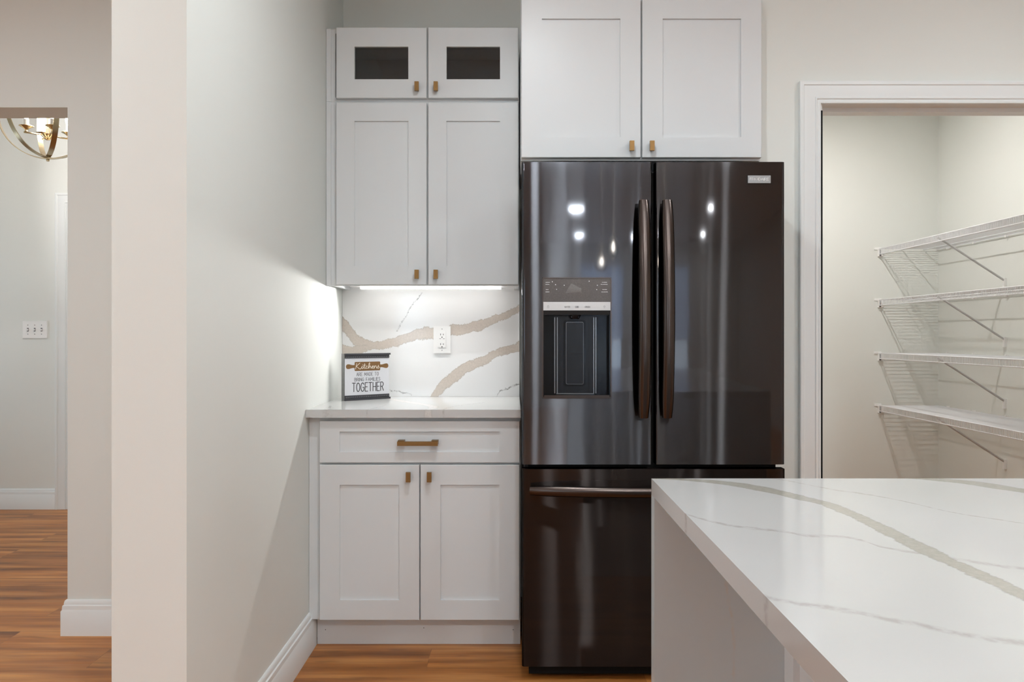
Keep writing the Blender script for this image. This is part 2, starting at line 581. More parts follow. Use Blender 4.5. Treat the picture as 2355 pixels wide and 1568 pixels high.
# ------------------------------------------------------------------ the setting
WA = -0.775          # kitchen face of the stub wall beside the cabinets
structure('floor', one_box(-5.1, 4.3, -7.7, 5.5, -0.06, 0.0), M['floor'], 'honey brown wood plank floor')
structure('ceiling', one_box(-5.1, 4.3, -7.7, 5.5, CEIL, CEIL + 0.1), M['ceiling'], 'white ceiling')
structure('wall_left', one_box(-0.953, WA, 1.837, 5.32, 0, CEIL, bevel=0.003), M['wall'], 'pale greige stub wall beside the cabinet niche')
structure('wall_back', one_box(WA, 0.945, 3.53, 3.65, 0, CEIL), M['wall'], 'pale greige wall behind the cabinets')
structure('wall_hall', boxes([(-1.776, -0.953, 3.085, 3.24, 0, CEIL), (-3.15, -1.776, 3.085, 3.24, 2.10, CEIL), (-5.0, -3.15, 3.085, 3.24, 0, CEIL)]), M['wall'],
          'pale greige wall with a plain opening to the hall')
structure('wall_far', one_box(-5.0, -0.953, 5.32, 5.44, 0, CEIL), M['wall'], 'pale grey hall wall with a light switch')
structure('wall_right', boxes([(0.945, 1.172, 2.98, 3.095, 0, CEIL), (1.172, 2.118, 2.98, 3.095, 2.098, CEIL), (2.118, 4.2, 2.98, 3.095, 0, CEIL),
                               (0.945, 1.08, 3.095, 5.32, 0, CEIL)]), M['wall'], 'pale greige wall around the pantry doorway')
structure('wall_pantry_back', one_box(1.08, 2.884, 5.25, 5.37, 0, CEIL), M['wall'], 'pale greige back wall of the pantry')
structure('wall_pantry_side', one_box(2.884, 3.0, 3.095, 5.37, 0, CEIL), M['wall'], 'pale greige side wall of the pantry holding wire shelves')
structure('wall_east', one_box(4.2, 4.32, -7.6, 3.095, 0, CEIL), M['wall'], 'greige side wall of the open room')
structure('wall_west', boxes([(-5.12, -5.0, -7.6, -3.15, 0, CEIL), (-5.12, -5.0, -3.15, -1.65, 0, 0.8), (-5.12, -5.0, -3.15, -1.65, 2.2, CEIL),
                              (-5.12, -5.0, -1.65, 4.05, 0, CEIL), (-5.12, -5.0, 4.05, 4.85, 0, 0.5), (-5.12, -5.0, 4.05, 4.85, 2.1, CEIL), (-5.12, -5.0, 4.85, 5.44, 0, CEIL)]),
          M['wall'], 'greige wall of the open room with added windows')
structure('wall_south', boxes([(-5.0, -3.5, -7.72, -7.6, 0, CEIL), (-3.5, -1.5, -7.72, -7.6, 0, 0.8), (-3.5, -1.5, -7.72, -7.6, 2.2, CEIL), (-1.5, 1.05, -7.72, -7.6, 0, CEIL), (1.05, 2.25, -7.72, -7.6, 2.35, CEIL), (1.05, 2.25, -7.72, -7.6, 0, 0.25), (2.25, 4.2, -7.72, -7.6, 0, CEIL)]),
          M['wall'], 'greige end wall of the open room with a far window and an added one')

def window(name, axis, a0, a1, z0, z1, p, n):
    """A framed window with n panes set in the opening of a wall at p."""
    bm = bmesh.new()
    f = 0.06
    def bx(u0, u1, w0, w1, t=0.05):
        if axis == 'x':
            box(bm, u0, u1, p - t, p + t, w0, w1)
        else:
            box(bm, p - t, p + t, u0, u1, w0, w1)
    bx(a0, a1, z0, z0 + f)
    bx(a0, a1, z1 - f, z1)
    for i in range(n + 1):
        c = a0 + f / 2 + (a1 - a0 - f) * i / n
        bx(c - f / 2, c + f / 2, z0, z1)
    o = structure(name, bm, M['trim'], 'white framed window outside the view')
    bm = bmesh.new()
    if axis == 'x':
        box(bm, a0 + f, a1 - f, p - 0.003, p + 0.003, z0 + f, z1 - f)
    else:
        box(bm, p - 0.003, p + 0.003, a0 + f, a1 - f, z0 + f, z1 - f)
    structure('window_pane', bm, M['pane'], None, o)
window('window_1', 'x', 1.05, 2.25, 0.25, 2.35, -7.66, 2)
window('added_window_4', 'x', -3.5, -1.5, 0.8, 2.2, -7.66, 2)  # added out-of-view window that throws daylight towards the kitchen
m_, nt_, b_ = new_mat('blue_grey_blind_cloth')
setp(b_, color=(0.42, 0.46, 0.52, 1), rough=0.8)
tl = nt_.nodes.new('ShaderNodeBsdfTranslucent')
tl.inputs['Color'].default_value = (0.62, 0.66, 0.72, 1)
ad = nt_.nodes.new('ShaderNodeAddShader')
nt_.links.new(b_.outputs[0], ad.inputs[0])
nt_.links.new(tl.outputs[0], ad.inputs[1])
nt_.links.new(ad.outputs[0], nt_.nodes['Material Output'].inputs['Surface'])
M['blind'] = m_
bl = thing('roller_blind', (1.65, -7.585, 2.4), 'blue grey roller blind lowered over the far window, mirrored in the fridge', 'blind')
obj('cloth', one_box(1.03, 2.27, -7.586, -7.584, 1.13, 2.40), M['blind'], bl)
bm = bmesh.new()
tube(bm, [(1.02, -7.575, 2.40), (2.28, -7.575, 2.40)], 0.022, 12)
obj('roller', bm, M['trim'], bl)
obj('bottom_bar', one_box(1.03, 2.27, -7.590, -7.580, 1.118, 1.132), M['trim'], bl)
window('added_window_2', 'y', -3.15, -1.65, 0.8, 2.2, -5.06, 2)  # added side window, only there to bring in more daylight
window('added_window_3', 'y', 4.05, 4.85, 0.5, 2.1, -5.06, 1)  # unseen window, added for daylight in the hall

BASE_PROF = [(0, 0), (.018, 0), (.018, .097), (.0145, .102), (.0145, .1045), (.0135, .118), (.0095, .1215), (.0095, .1275), (.007, .137), (.004, .14), (0, .14)]
def baseboard(name, path, label, side=1):
    """Sweep the moulded baseboard profile along a plan polyline (side +1: board on the left hand of the walk)."""
    bm = bmesh.new()
    pts = [Vector(p) for p in path]
    n = len(pts)
    rings = []
    for i, p in enumerate(pts):
        ds = []
        if i > 0:
            ds.append((pts[i] - pts[i - 1]).normalized())
        if i < n - 1:
            ds.append((pts[i + 1] - pts[i]).normalized())
        ns = [Vector((-d.y, d.x)) * side for d in ds]
        m = ns[0] if len(ns) == 1 else (ns[0] + ns[1]) / (1 + ns[0].dot(ns[1]))
        rings.append([bm.verts.new((p.x + m.x * t, p.y + m.y * t, z)) for t, z in BASE_PROF])
    k = len(BASE_PROF)
    for i in range(n - 1):
        for j in range(k):
            bm.faces.new((rings[i][j], rings[i][(j + 1) % k], rings[i + 1][(j + 1) % k], rings[i + 1][j]))
    bm.faces.new(rings[0])
    bm.faces.new(rings[-1][::-1])
    structure(name, bm, M['trim'], label)
baseboard('baseboard_left', [(WA, 2.985), (WA, 1.837), (-0.953, 1.837), (-0.953, 3.085), (-1.776, 3.085), (-1.776, 3.24), (-0.96, 3.24)], 'white moulded baseboard around the stub wall and hall opening', 1)
baseboard('baseboard_far', [(-5.0, 5.32), (-3.140, 5.32)], 'white moulded baseboard along the hall wall', -1)
baseboard('baseboard_pantry', [(1.08, 5.25), (2.884, 5.25), (2.884, 3.1)], 'white moulded baseboard inside the pantry', -1)

CASE_PROF = [(0, 0), (0, .010), (.003, .012), (.007, .012), (.009, .010), (.014, .0105), (.017, .015), (.021, .0155), (.0235, .013), (.058, .017), (.066, .0175), (.069, .021), (.080, .022), (.083, .020), (.083, 0)]
def casing(name, xl, xr, zt, y, label, floor=0.0):
    bm = bmesh.new()
    rings = [[], [], [], []]
    for o_, t in CASE_PROF:
        rings[0].append(bm.verts.new((xl - o_, y - t, floor)))
        rings[1].append(bm.verts.new((xl - o_, y - t, zt + o_)))
        rings[2].append(bm.verts.new((xr + o_, y - t, zt + o_)))
        rings[3].append(bm.verts.new((xr + o_, y - t, floor)))
    k = len(CASE_PROF)
    for i in range(3):
        for j in range(k):
            bm.faces.new((rings[i][j], rings[i][(j + 1) % k], rings[i + 1][(j + 1) % k], rings[i + 1][j]))
    bm.faces.new(rings[0])
    bm.faces.new(rings[3])
    return structure(name, bm, M['trim'], label)
t1 = casing('trim_1', 1.181, 2.105, 2.082, 2.98, 'white moulded casing around the pantry doorway')
structure('jamb', boxes([(1.172, 1.190, 2.981, 3.094, 0, 2.098), (2.10, 2.118, 2.981, 3.094, 0, 2.098), (1.190, 2.10, 2.981, 3.094, 2.086, 2.098),
                         (1.190, 1.202, 3.045, 3.094, 0, 2.086), (2.088, 2.10, 3.045, 3.094, 0, 2.086), (1.202, 2.088, 3.045, 3.094, 2.069, 2.086)]), M['trim'], None, t1)
structure('gap_strip', one_box(1.181, 1.1885, 2.972, 2.9805, 0.0, 2.055), M['black'], None, t1)  # thin black strip drawn for the dark gap along the jamb reveal
t2 = casing('trim_2', -3.055, -2.20, 2.085, 5.32, 'white door casing in the hall beyond the opening')
bm = bmesh.new()
box(bm, -3.05, -2.205, 5.30, 5.318, 0.005, 2.083)
d1 = structure('door_1', bm, M['trim'], 'white hall door')

# ------------------------------------------------------------------ shaker cabinet parts
def shaker(bm, x0, x1, z0, z1, yf, stile, rail=None, top=None, th=0.020, recess=0.008, hole=False):
    """Shaker front: one solid slab whose centre panel is set back (or left open for glass)."""
    rail = rail or stile
    top = top or rail
    xi0, xi1, zi0, zi1 = x0 + stile, x1 - stile, z0 + rail, z1 - top
    O = [(x0, z0), (x1, z0), (x1, z1), (x0, z1)]
    I = [(xi0, zi0), (xi1, zi0), (xi1, zi1), (xi0, zi1)]
    c = 0.0015
    Oc = [(x0 + c, z0 + c), (x1 - c, z0 + c), (x1 - c, z1 - c), (x0 + c, z1 - c)]
    yb = yf + th
    def ring(pts, y):
        return [bm.verts.new((p[0], y, p[1])) for p in pts]
    back = ring(O, yb)
    sidef = ring(O, yf + c)
    front = ring(Oc, yf)
    inn = ring(I, yf)
    rec = ring(I, yb if hole else yf + recess)
    def strip(A, B):
        for i in range(4):
            bm.faces.new((A[i], A[(i + 1) % 4], B[(i + 1) % 4], B[i]))
    strip(back, sidef)
    strip(sidef, front)
    strip(front, inn)
    strip(inn, rec)
    if hole:
        strip(rec, back)
    else:
        bm.faces.new(rec)
        bm.faces.new(back[::-1])

def door(parent, x0, x1, z0, z1, yf, stile=0.0755, **k):
    bm = bmesh.new()
    shaker(bm, x0, x1, z0, z1, yf, stile, **k)
    return obj('door', bm, M['cabinet'], parent, smooth=False)

def tab_knob(parent, cx, cz, yf):
    """Small square-edged bronze tab pull on a slimmer post."""
    bm = bmesh.new()
    box(bm, cx - 0.0055, cx + 0.0055, yf - 0.019, yf + 0.0, cz - 0.013, cz + 0.015)
    box(bm, cx - 0.0085, cx + 0.0085, yf - 0.030, yf - 0.018, cz - 0.0185, cz + 0.0185)
    bev(bm, 0.0012, 2)
    return obj('knob', bm, M['brass'], parent)

# --- base cabinet
yb = 2.915
base = thing('base_cabinet', (-0.35, 3.22, 0), 'white shaker base cabinet with one drawer under the quartz counter', 'cabinet')
bm = bmesh.new()
box(bm, -0.755, 0.028, 2.936, 3.52, 0.115, 0.883)
obj('body', bm, M['cabinet'], base)
bm = bmesh.new()
box(bm, -0.7565, 0.0275, 2.990, 3.0085, 0.0, 0.115)
obj('toe_kick', bm, M['cabinet'], base)
for px, pz in ((-0.725, 0.055), (-0.345, 0.062), (0.0, 0.055)):
    bm = bmesh.new()
    disc_y(bm, px, 2.9892, 2.9905, pz, 0.0016, 8)
    obj('nail', bm, M['black'], base)
bm = bmesh.new()
box(bm, -0.7735, -0.755, 2.936, 3.0, 0.115, 0.883)
obj('filler_strip', bm, M['cabinet'], base)
bm = bmesh.new()
shaker(bm, -0.7295, 0.0245, 0.712, 0.869, yb, 0.0755, 0.040)
dr = obj('drawer', bm, M['cabinet'], base, smooth=False)
bm = bmesh.new()
box(bm, -0.432, -0.281, yb - 0.034, yb - 0.022, 0.780, 0.7955)
for x in (-0.4315, -0.3055):
    box(bm, x, x + 0.024, yb - 0.023, yb + 0.008, 0.783, 0.7985)
bev(bm, 0.0012, 2)
obj('drawer_pull', bm, M['brass'], dr)
d = door(base, -0.729, -0.3535, 0.119, 0.704, yb)
tab_knob(d, -0.392, 0.662, yb)
d = door(base, -0.3490, 0.0235, 0.119, 0.704, yb)
tab_knob(d, -0.3135, 0.662, yb)

# --- counter and splash
bm = one_box(WA + 0.001, 0.0285, 2.889, 3.528, 0.884, 0.914, bevel=0.002)
tag(obj('countertop', bm, M['counter']), 'white quartz countertop slab with faint grey veins over the base cabinet', 'countertop')
bm = one_box(WA + 0.001, 0.0285, 3.508, 3.5295, 0.9145, 1.424)
tag(obj('backsplash', bm, M['splash']), 'white quartz backsplash slab with wide beige veins', 'backsplash')

# --- wall cabinets over the counter
yu = 3.19
wallc = thing('wall_cabinet', (-0.35, 3.36, 1.40), 'white shaker wall cabinet with two solid doors above the backsplash', 'cabinet')
bm = bmesh.new()
box(bm, -0.755, 0.0235, 3.211, 3.5285, 1.425, 2.1595)
box(bm, -0.755, 0.0235, 3.211, 3.230, 1.397, 1.425)
box(bm, -0.755, -0.737, 3.230, 3.507, 1.397, 1.425)
box(bm, 0.0055, 0.0235, 3.230, 3.507, 1.397, 1.425)
obj('body', bm, M['cabinet'], wallc)
bm = bmesh.new()
box(bm, -0.7735, -0.755, 3.205, 3.240, 1.397, 2.1595)
obj('filler_strip', bm, M['cabinet'], wallc)
d = door(wallc, -0.7295, -0.3565, 1.4015, 2.1510, yu)
tab_knob(d, -0.3945, 1.4415, yu)
d = door(wallc, -0.3500, 0.0215, 1.4015, 2.1510, yu)
tab_knob(d, -0.3165, 1.4415, yu)

glassc = thing('glass_cabinet', (-0.35, 3.36, 2.16), 'small white cabinet with two glass doors stacked on the wall cabinet', 'cabinet')
bm = bmesh.new()
# open carcass: sides, top, bottom, back and face frame
box(bm, -0.755, -0.737, 3.211, 3.5285, 2.1605, 2.4605)
box(bm, 0.0055, 0.0235, 3.211, 3.5285, 2.1605, 2.4605)
box(bm, -0.737, 0.0055, 3.211, 3.5285, 2.1605, 2.178)
box(bm, -0.737, 0.0055, 3.211, 3.5285, 2.443, 2.4605)
box(bm, -0.363, -0.343, 3.211, 3.230, 2.178, 2.443)
obj('body', bm, M['cabinet'], glassc)
bm = bmesh.new()
box(bm, -0.737, 0.0055, 3.519, 3.5285, 2.178, 2.443)
obj('back_panel', bm, M['cab_in'], glassc)
bm = bmesh.new()
box(bm, -0.7735, -0.755, 3.205, 3.240, 2.1605, 2.4605)
obj('filler_strip', bm, M['cabinet'], glassc)
for x0, x1, kx in ((-0.7295, -0.3565, -0.3945), (-0.3500, 0.0215, -0.3165)):
    d = door(glassc, x0, x1, 2.1700, 2.4605, yu, hole=True, rail=0.077, top=0.079)
    bm = bmesh.new()
    box(bm, x0 + 0.07, x1 - 0.07, yu + 0.012, yu + 0.016, 2.240, 2.389)
    obj('glass_pane', bm, M['cab_pane'], d)
    tab_knob(d, kx, 2.2105, yu)

# --- cabinet over the fridge
yf = 2.93
fc = thing('fridge_cabinet', (0.485, 3.2, 1.86), 'deep white two-door cabinet mounted above the black fridge', 'cabinet')
bm = bmesh.new()
box(bm, 0.0295, 0.9415, 2.951, 3.5285, 1.857, 2.474)
obj('body', bm, M['cabinet'], fc)
d = door(fc, 0.0315, 0.4830, 1.865, 2.468, yf, stile=0.0775)
tab_knob(d, 0.446, 1.903, yf)
d = door(fc, 0.4890, 0.9405, 1.865, 2.468, yf, stile=0.0775)
tab_knob(d, 0.522, 1.903, yf)

# --- under-cabinet light
ul = thing('under_cabinet_light', (-0.35, 3.40, 1.40), 'slim lit white LED bar under the wall cabinet', 'light')
bm = one_box(-0.715, -0.02, 3.385, 3.430, 1.4045, 1.4245, bevel=0.002)
obj('housing', bm, M['plastic'], ul)
bm = one_box(-0.668, -0.053, 3.379, 3.436, 1.3955, 1.408, bevel=0.003)
obj('diffuser', bm, M['led'], ul)
area_light('under_cabinet_glow', (-0.36, 3.405, 1.393), (math.radians(-58), 0, 0), 0.615, 0.03, 8.5, (1.0, 0.985, 0.965))

# --- outlet
ou = thing('electrical_outlet', (-0.321, 3.508, 1.16), 'white outlet plate on the veined quartz backsplash', 'outlet')
ox, oz, oy = -0.3215, 1.1725, 3.508
bm = one_box(ox - 0.0385, ox + 0.0385, oy - 0.007, oy + 0.0, oz - 0.061, oz + 0.061)
bev(bm, 0.004, 3)
obj('plate', bm, M['plastic'], ou)
bm = bmesh.new()
prism(bm, rounded_rect(ox - 0.0170, ox + 0.0170, oz - 0.035, oz + 0.035, 0.004), 'y', oy - 0.0095, oy - 0.004)
rc = obj('receptacle', bm, M['plastic'], ou)
for dz in (0.019, -0.0245):
    obj('slot', one_box(ox - 0.0075, ox - 0.0052, oy - 0.0100, oy - 0.009, oz + dz, oz + dz + 0.0085), M['ink'], rc)
    obj('slot', one_box(ox + 0.0052, ox + 0.0075, oy - 0.0100, oy - 0.009, oz + dz + 0.001, oz + dz + 0.0075), M['ink'], rc)
    bm = bmesh.new()
    disc_y(bm, ox, oy - 0.0100, oy - 0.009, oz + dz - 0.008, 0.0027, 12)
    obj('ground_hole', bm, M['ink'], rc)
for x in (ox - 0.012, ox + 0.004):
    obj('test_button', one_box(x, x + 0.008, oy - 0.0100, oy - 0.009, oz + 0.0035, oz + 0.0055), M['grey_ink'], rc)
for dz in (0.048, -0.048):
    bm = bmesh.new()
    disc_y(bm, ox, oy - 0.0076, oy - 0.006, oz + dz, 0.0022, 12)
    obj('screw', bm, M['silver'], ou)

# ------------------------------------------------------------------ lettering as drawn strokes
def ell(cx, cz, rx, rz, a0=0, a1=360, n=14):
    return [(cx + rx * math.cos(math.radians(a0 + (a1 - a0) * k / n)), cz + rz * math.sin(math.radians(a0 + (a1 - a0) * k / n))) for k in range(n + 1)]
GL = {
    'A': (.62, [[(0, 0), (.31, 1), (.62, 0)], [(.13, .36), (.49, .36)]]),
    'B': (.52, [[(0, 0), (0, 1), (.32, 1), (.46, .86), (.46, .66), (.30, .53), (0, .53)], [(.30, .53), (.52, .40), (.52, .15), (.34, 0), (0, 0)]]),
    'D': (.56, [[(0, 0), (0, 1), (.30, 1), (.56, .74), (.56, .26), (.30, 0), (0, 0)]]),
    'E': (.48, [[(.48, 1), (0, 1), (0, 0), (.48, 0)], [(0, .52), (.40, .52)]]),
    'F': (.48, [[(.48, 1), (0, 1), (0, 0)], [(0, .52), (.40, .52)]]),
    'G': (.58, [[(.55, .80), (.44, .96), (.28, 1), (.10, .88), (0, .60), (0, .35), (.12, .08), (.30, 0), (.50, .08), (.58, .25), (.58, .46), (.34, .46)]]),
    'H': (.54, [[(0, 0), (0, 1)], [(.54, 0), (.54, 1)], [(0, .5), (.54, .5)]]),
    'I': (.06, [[(.03, 0), (.03, 1)]]),
    'L': (.44, [[(0, 1), (0, 0), (.44, 0)]]),
    'M': (.74, [[(0, 0), (.06, 1), (.37, .25), (.68, 1), (.74, 0)]]),
    'N': (.56, [[(0, 0), (0, 1), (.56, 0), (.56, 1)]]),
    'O': (.58, [ell(.29, .5, .29, .5)]),
    'R': (.54, [[(0, 0), (0, 1), (.34, 1), (.50, .86), (.50, .66), (.34, .50), (0, .50)], [(.26, .50), (.54, 0)]]),
    'S': (.50, [[(.48, .86), (.30, 1), (.10, .94), (.02, .76), (.14, .58), (.38, .46), (.50, .26), (.38, .05), (.18, 0), (0, .14)]]),
    'T': (.58, [[(0, 1), (.58, 1)], [(.29, 1), (.29, 0)]]),
    ' ': (.34, []),
}
def ribbon(bm, pts, w, y0, y1):
    """Flat raised stroke of width w along a polyline in the x-z plane."""
    for a, b in zip(pts[:-1], pts[1:]):
        d = Vector((b[0] - a[0], b[1] - a[1]))
        if d.length < 1e-7:
            continue
        d.normalize()
        n = Vector((-d.y, d.x)) * w / 2
        e = d * w * 0.35
        q = [(a[0] - e.x + n.x, a[1] - e.y + n.y), (a[0] - e.x - n.x, a[1] - e.y - n.y), (b[0] + e.x - n.x, b[1] + e.y - n.y), (b[0] + e.x + n.x, b[1] + e.y + n.y)]
        prism(bm, q, 'y', y0, y1)

def write(bm, text, x0, x1, z0, z1, w, y0, y1, gap=0.20):
    adv = sum(GL[c][0] for c in text) + gap * (len(text) - 1)
    sx = (x1 - x0) / adv
    u = x0
    for c in text:
        gw, strokes = GL[c]
        for s in strokes:
            ribbon(bm, [(u + p[0] * sx, z0 + p[1] * (z1 - z0)) for p in s], w, y0, y1)
        u += (gw + gap) * sx

# --- block sign on the counter (local frame: x along the face, z up, face at y = 0 looking to -y)
SW, SH, SD = 0.212, 0.200, 0.030
sg = thing('block_sign', (-0.7135, 3.277, 0.914), 'square white kitchen quote block sign turned on the counter corner', 'sign', rz=math.radians(38))
bm = one_box(0, SW, 0.001, SD, 0, SH)
obj('block', bm, M['sign_side'], sg, local=True)
bm = one_box(0.001, SW - 0.001, -0.0006, 0.002, 0.020, SH - 0.019)
obj('face', bm, M['sign_face'], sg, local=True)
bm = boxes([(0, SW, -0.003, 0.003, SH - 0.020, SH - 0.006), (-0.0005, SW + 0.004, -0.007, 0.004, SH - 0.007, SH + 0.0005)], bevel=0.001)
ub = obj('moulding', bm, M['sign_band'], sg, local=True)
bm = boxes([(0, SW, -0.003, 0.003, 0.008, 0.022), (-0.0005, SW + 0.004, -0.007, 0.004, 0.0, 0.0075)], bevel=0.001)
lb = obj('moulding', bm, M['sign_band'], sg, local=True)
for band, zz in ((ub, SH - 0.0145), (lb, 0.0145)):
    bm = bmesh.new()
    for k in range(24):
        c = 0.006 + k * 0.0087
        prism(bm, [(c - .0018, zz), (c, zz - .0022), (c + .0018, zz), (c, zz + .0022)], 'y', -0.0036, -0.0025)
    o = obj('beading', bm, M['sign_side'], band, local=True)
    o.location = Vector(o.location) - band.location
bm = bmesh.new()
prism(bm, rounded_rect(0.046, 0.168, 0.1255, 0.1640, 0.004), 'y', -0.0012, -0.0004)
def pin_handle(s, xa):
    up = [(0, .0065), (.008, .006), (.016, .0075), (.026, .0100), (.034, .0100), (.039, .0060)]
    pts = [(xa + s * a, 0.1448 + b) for a, b in up] + [(xa + s * 0.0405, 0.1448)] + [(xa + s * a, 0.1448 - b) for a, b in up[::-1]]
    return pts
prism(bm, pin_handle(-1, 0.0462), 'y', -0.0012, -0.0004)
prism(bm, pin_handle(1, 0.1678), 'y', -0.0012, -0.0004)
obj('rolling_pin_print', bm, M['pin'], sg, local=True)
bm = bmesh.new()
KT = [  # Kitchens, in a loose hand, in units of the x-height
    [(0.0, -.1), (.18, 1.0), (.30, 2.0)], [(1.15, 2.1), (.55, 1.35), (.15, .95), (.55, .55), (.95, .05), (1.25, -.1), (1.5, .25)],
    [(1.5, .25), (1.75, 1.0), (1.65, .3), (1.8, 0), (2.05, .2)], [(1.85, 1.4), (1.9, 1.5)],
    [(2.05, .2), (2.4, 1.9), (2.25, .35), (2.4, 0), (2.65, .2)], [(2.1, 1.25), (2.7, 1.3)],
    [(3.2, .85), (2.95, 1.0), (2.7, .6), (2.75, .15), (3.0, 0), (3.3, .25)],
    [(3.3, .25), (3.75, 1.6), (3.7, 2.15), (3.5, 1.7), (3.5, 0), (3.65, .7), (3.9, 1.0), (4.0, .6), (4.0, .15), (4.2, .05)],
    [(4.2, .3), (4.7, .65), (4.6, 1.0), (4.35, .8), (4.3, .3), (4.55, 0), (4.9, .25)],
    [(4.95, 1.0), (4.95, 0), (5.1, .7), (5.35, 1.0), (5.5, .7), (5.5, .15), (5.7, .05)],
    [(5.7, .1), (6.1, 1.15), (6.0, .75), (6.3, .4), (6.15, 0), (5.85, .05)],
]
for s in KT:
    ribbon(bm, [(0.050 + p[0] * 0.0180, 0.1345 + p[1] * 0.0118) for p in s], 0.0019, -0.0018, -0.0010)
obj('script_lettering', bm, M['cream'], sg, local=True)
bm = bmesh.new()
write(bm, 'ARE MADE TO', 0.055, 0.160, 0.1035, 0.1180, 0.0017, -0.0012, -0.0004)
write(bm, 'BRING FAMILIES', 0.046, 0.168, 0.0815, 0.0955, 0.0017, -0.0012, -0.0004)
obj('small_lettering', bm, M['grey_ink'], sg, local=True)
bm = bmesh.new()
write(bm, 'TOGETHER', 0.035, 0.184, 0.037, 0.074, 0.0030, -0.0012, -0.0004)
obj('large_lettering', bm, M['ink'], sg, local=True)

# ------------------------------------------------------------------ refrigerator
FY = 2.667                       # front plane of the doors
fr = thing('refrigerator', (0.484, 3.05, 0), 'black stainless french door refrigerator with ice dispenser between cabinets and pantry', 'refrigerator')
bm = one_box(0.040, 0.930, 2.742, 3.50, 0.030, 1.772, bevel=0.004)
obj('body', bm, M['dark_grey'], fr)
bm = one_box(0.052, 0.918, 2.712, 2.745, 0.105, 1.76)
obj('door_gasket', bm, M['black'], fr)
bm = boxes([(0.055, 0.915, 2.700, 2.742, 0.012, 0.050)])
obj('kick_grille', bm, M['black'], fr)
for x in (0.09, 0.88):
    for y in (2.76, 3.42):
        bm = bmesh.new()
        lathe(bm, [(0.0, 0.0), (0.022, 0.0), (0.022, 0.012), (0.012, 0.014), (0.012, 0.032), (0, 0.032)], x, y, 12)
        obj('foot', bm, M['black'], fr)
for x0 in (0.048, 0.852):
    bm = one_box(x0, x0 + 0.07, 2.700, 2.80, 1.7725, 1.786, bevel=0.003)
    obj('hinge_cover', bm, M['dark_grey'], fr)

def door_profile(x0, x1, rl, rr, y0=FY, y1=2.712):
    """Plan of a door slice; rl / rr: corner radius at the two front corners (0 = square)."""
    pts = [(x0, y1)]
    if rl:
        pts += [(x0 + rl - rl * math.cos(a), y0 + rl - rl * math.sin(a)) for a in [PI / 2 * k / 6 for k in range(7)]]
    else:
        pts.append((x0, y0))
    if rr:
        pts += [(x1 - rr + rr * math.sin(a), y0 + rr - rr * math.cos(a)) for a in [PI / 2 * k / 6 for k in range(7)]]
    else:
        pts.append((x1, y0))
    pts.append((x1, y1))
    return pts

ZT, ZM = 1.789, 0.7465
# dispenser opening
DX0, DX1, DZ0, DZ1 = 0.1005, 0.3385, 0.9745, 1.3905
bm = bmesh.new()
prism(bm, door_profile(0.0300, DX0, 0.010, 0), 'z', ZM, ZT)
prism(bm, door_profile(DX1, 0.4785, 0, 0.007), 'z', ZM, ZT)
prism(bm, door_profile(DX0, DX1, 0, 0), 'z', DZ1, ZT)
prism(bm, door_profile(DX0, DX1, 0, 0), 'z', ZM, DZ0)
bmesh.ops.remove_doubles(bm, verts=bm.verts, dist=1e-5)
dl = obj('door', bm, M['steel_left'], fr)
bm = bmesh.new()
prism(bm, door_profile(0.4915, 0.9365, 0.007, 0.010), 'z', ZM, ZT)
drr = obj('door', bm, M['steel_right'], fr)
bm = bmesh.new()
prism(bm, door_profile(0.0305, 0.9385, 0.010, 0.010), 'z', 0.050, 0.7305)
fz = obj('freezer_drawer', bm, M['steel_low'], fr)

def bow_handle(parent, pts_fn, up, mat=M['handle'], rx=0.0205, ry=0.0125, n=28, name='handle'):
    bm = bmesh.new()
    pts, ra, rb = [], [], []
    for k in range(n + 1):
        t = k / n
        pts.append(pts_fn(t))
        f = min(1.0, 0.86 + 0.5 * math.sin(PI * t))
        e = 1.0 if 0 < k < n else 0.94
        ra.append(rx * f * e)
        rb.append(ry * e)
    tube(bm, pts, ra, 20, rb, up)
    return obj(name, bm, mat, parent)

def post(parent, p0, p1, r):
    bm = bmesh.new()
    tube(bm, [p0, p1], r, 12)
    return obj('handle_post', bm, M['handle'], parent)

for dpar, hx in ((dl, 0.4445), (drr, 0.5245)):
    z0, z1 = 0.912, 1.650
    bow_handle(dpar, lambda t, hx=hx: (hx, FY - 0.030 - 0.034 * math.sin(PI * t) ** 0.8, z0 + (z1 - z0) * t), (0, 1, 0))
    for zz in (z0 + 0.022, z1 - 0.022):
        post(dpar, (hx, FY + 0.002, zz), (hx, FY - 0.032, zz), 0.011)
x0, x1 = 0.058, 0.911
bow_handle(fz, lambda t: (x0 + (x1 - x0) * t, FY - 0.030 - 0.036 * math.sin(PI * t) ** 0.8, 0.663), (0, 1, 0), rx=0.0185, ry=0.0125)
for xx in (x0 + 0.022, x1 - 0.022):
    post(fz, (xx, FY + 0.002, 0.663), (xx, FY - 0.032, 0.663), 0.011)

# dispenser assembly on the left-hand door
bm = bmesh.new()
outer = rounded_rect(DX0 - 0.0005, DX1 + 0.0005, DZ0 - 0.0005, DZ1 + 0.0005, 0.006)
inner = rounded_rect(DX0 + 0.0035, DX1 - 0.0035, DZ0 + 0.0035, DZ1 - 0.0035, 0.004)
n = len(outer)
R = []
for pts, y in ((outer, FY + 0.004), (outer, FY - 0.0022), (inner, FY - 0.0022), (inner, FY + 0.006)):
    R.append([bm.verts.new((p[0], y, p[1])) for p in pts])
for i in range(3):
    for k in range(n):
        bm.faces.new((R[i][k], R[i][(k + 1) % n], R[i + 1][(k + 1) % n], R[i + 1][k]))
obj('dispenser_bezel', bm, M['handle'], dl)
bm = one_box(DX0 + 0.003, DX1 - 0.003, FY - 0.0005, FY + 0.02, 1.3065, DZ1 - 0.003)
cp = obj('control_panel', bm, M['panel'], dl)
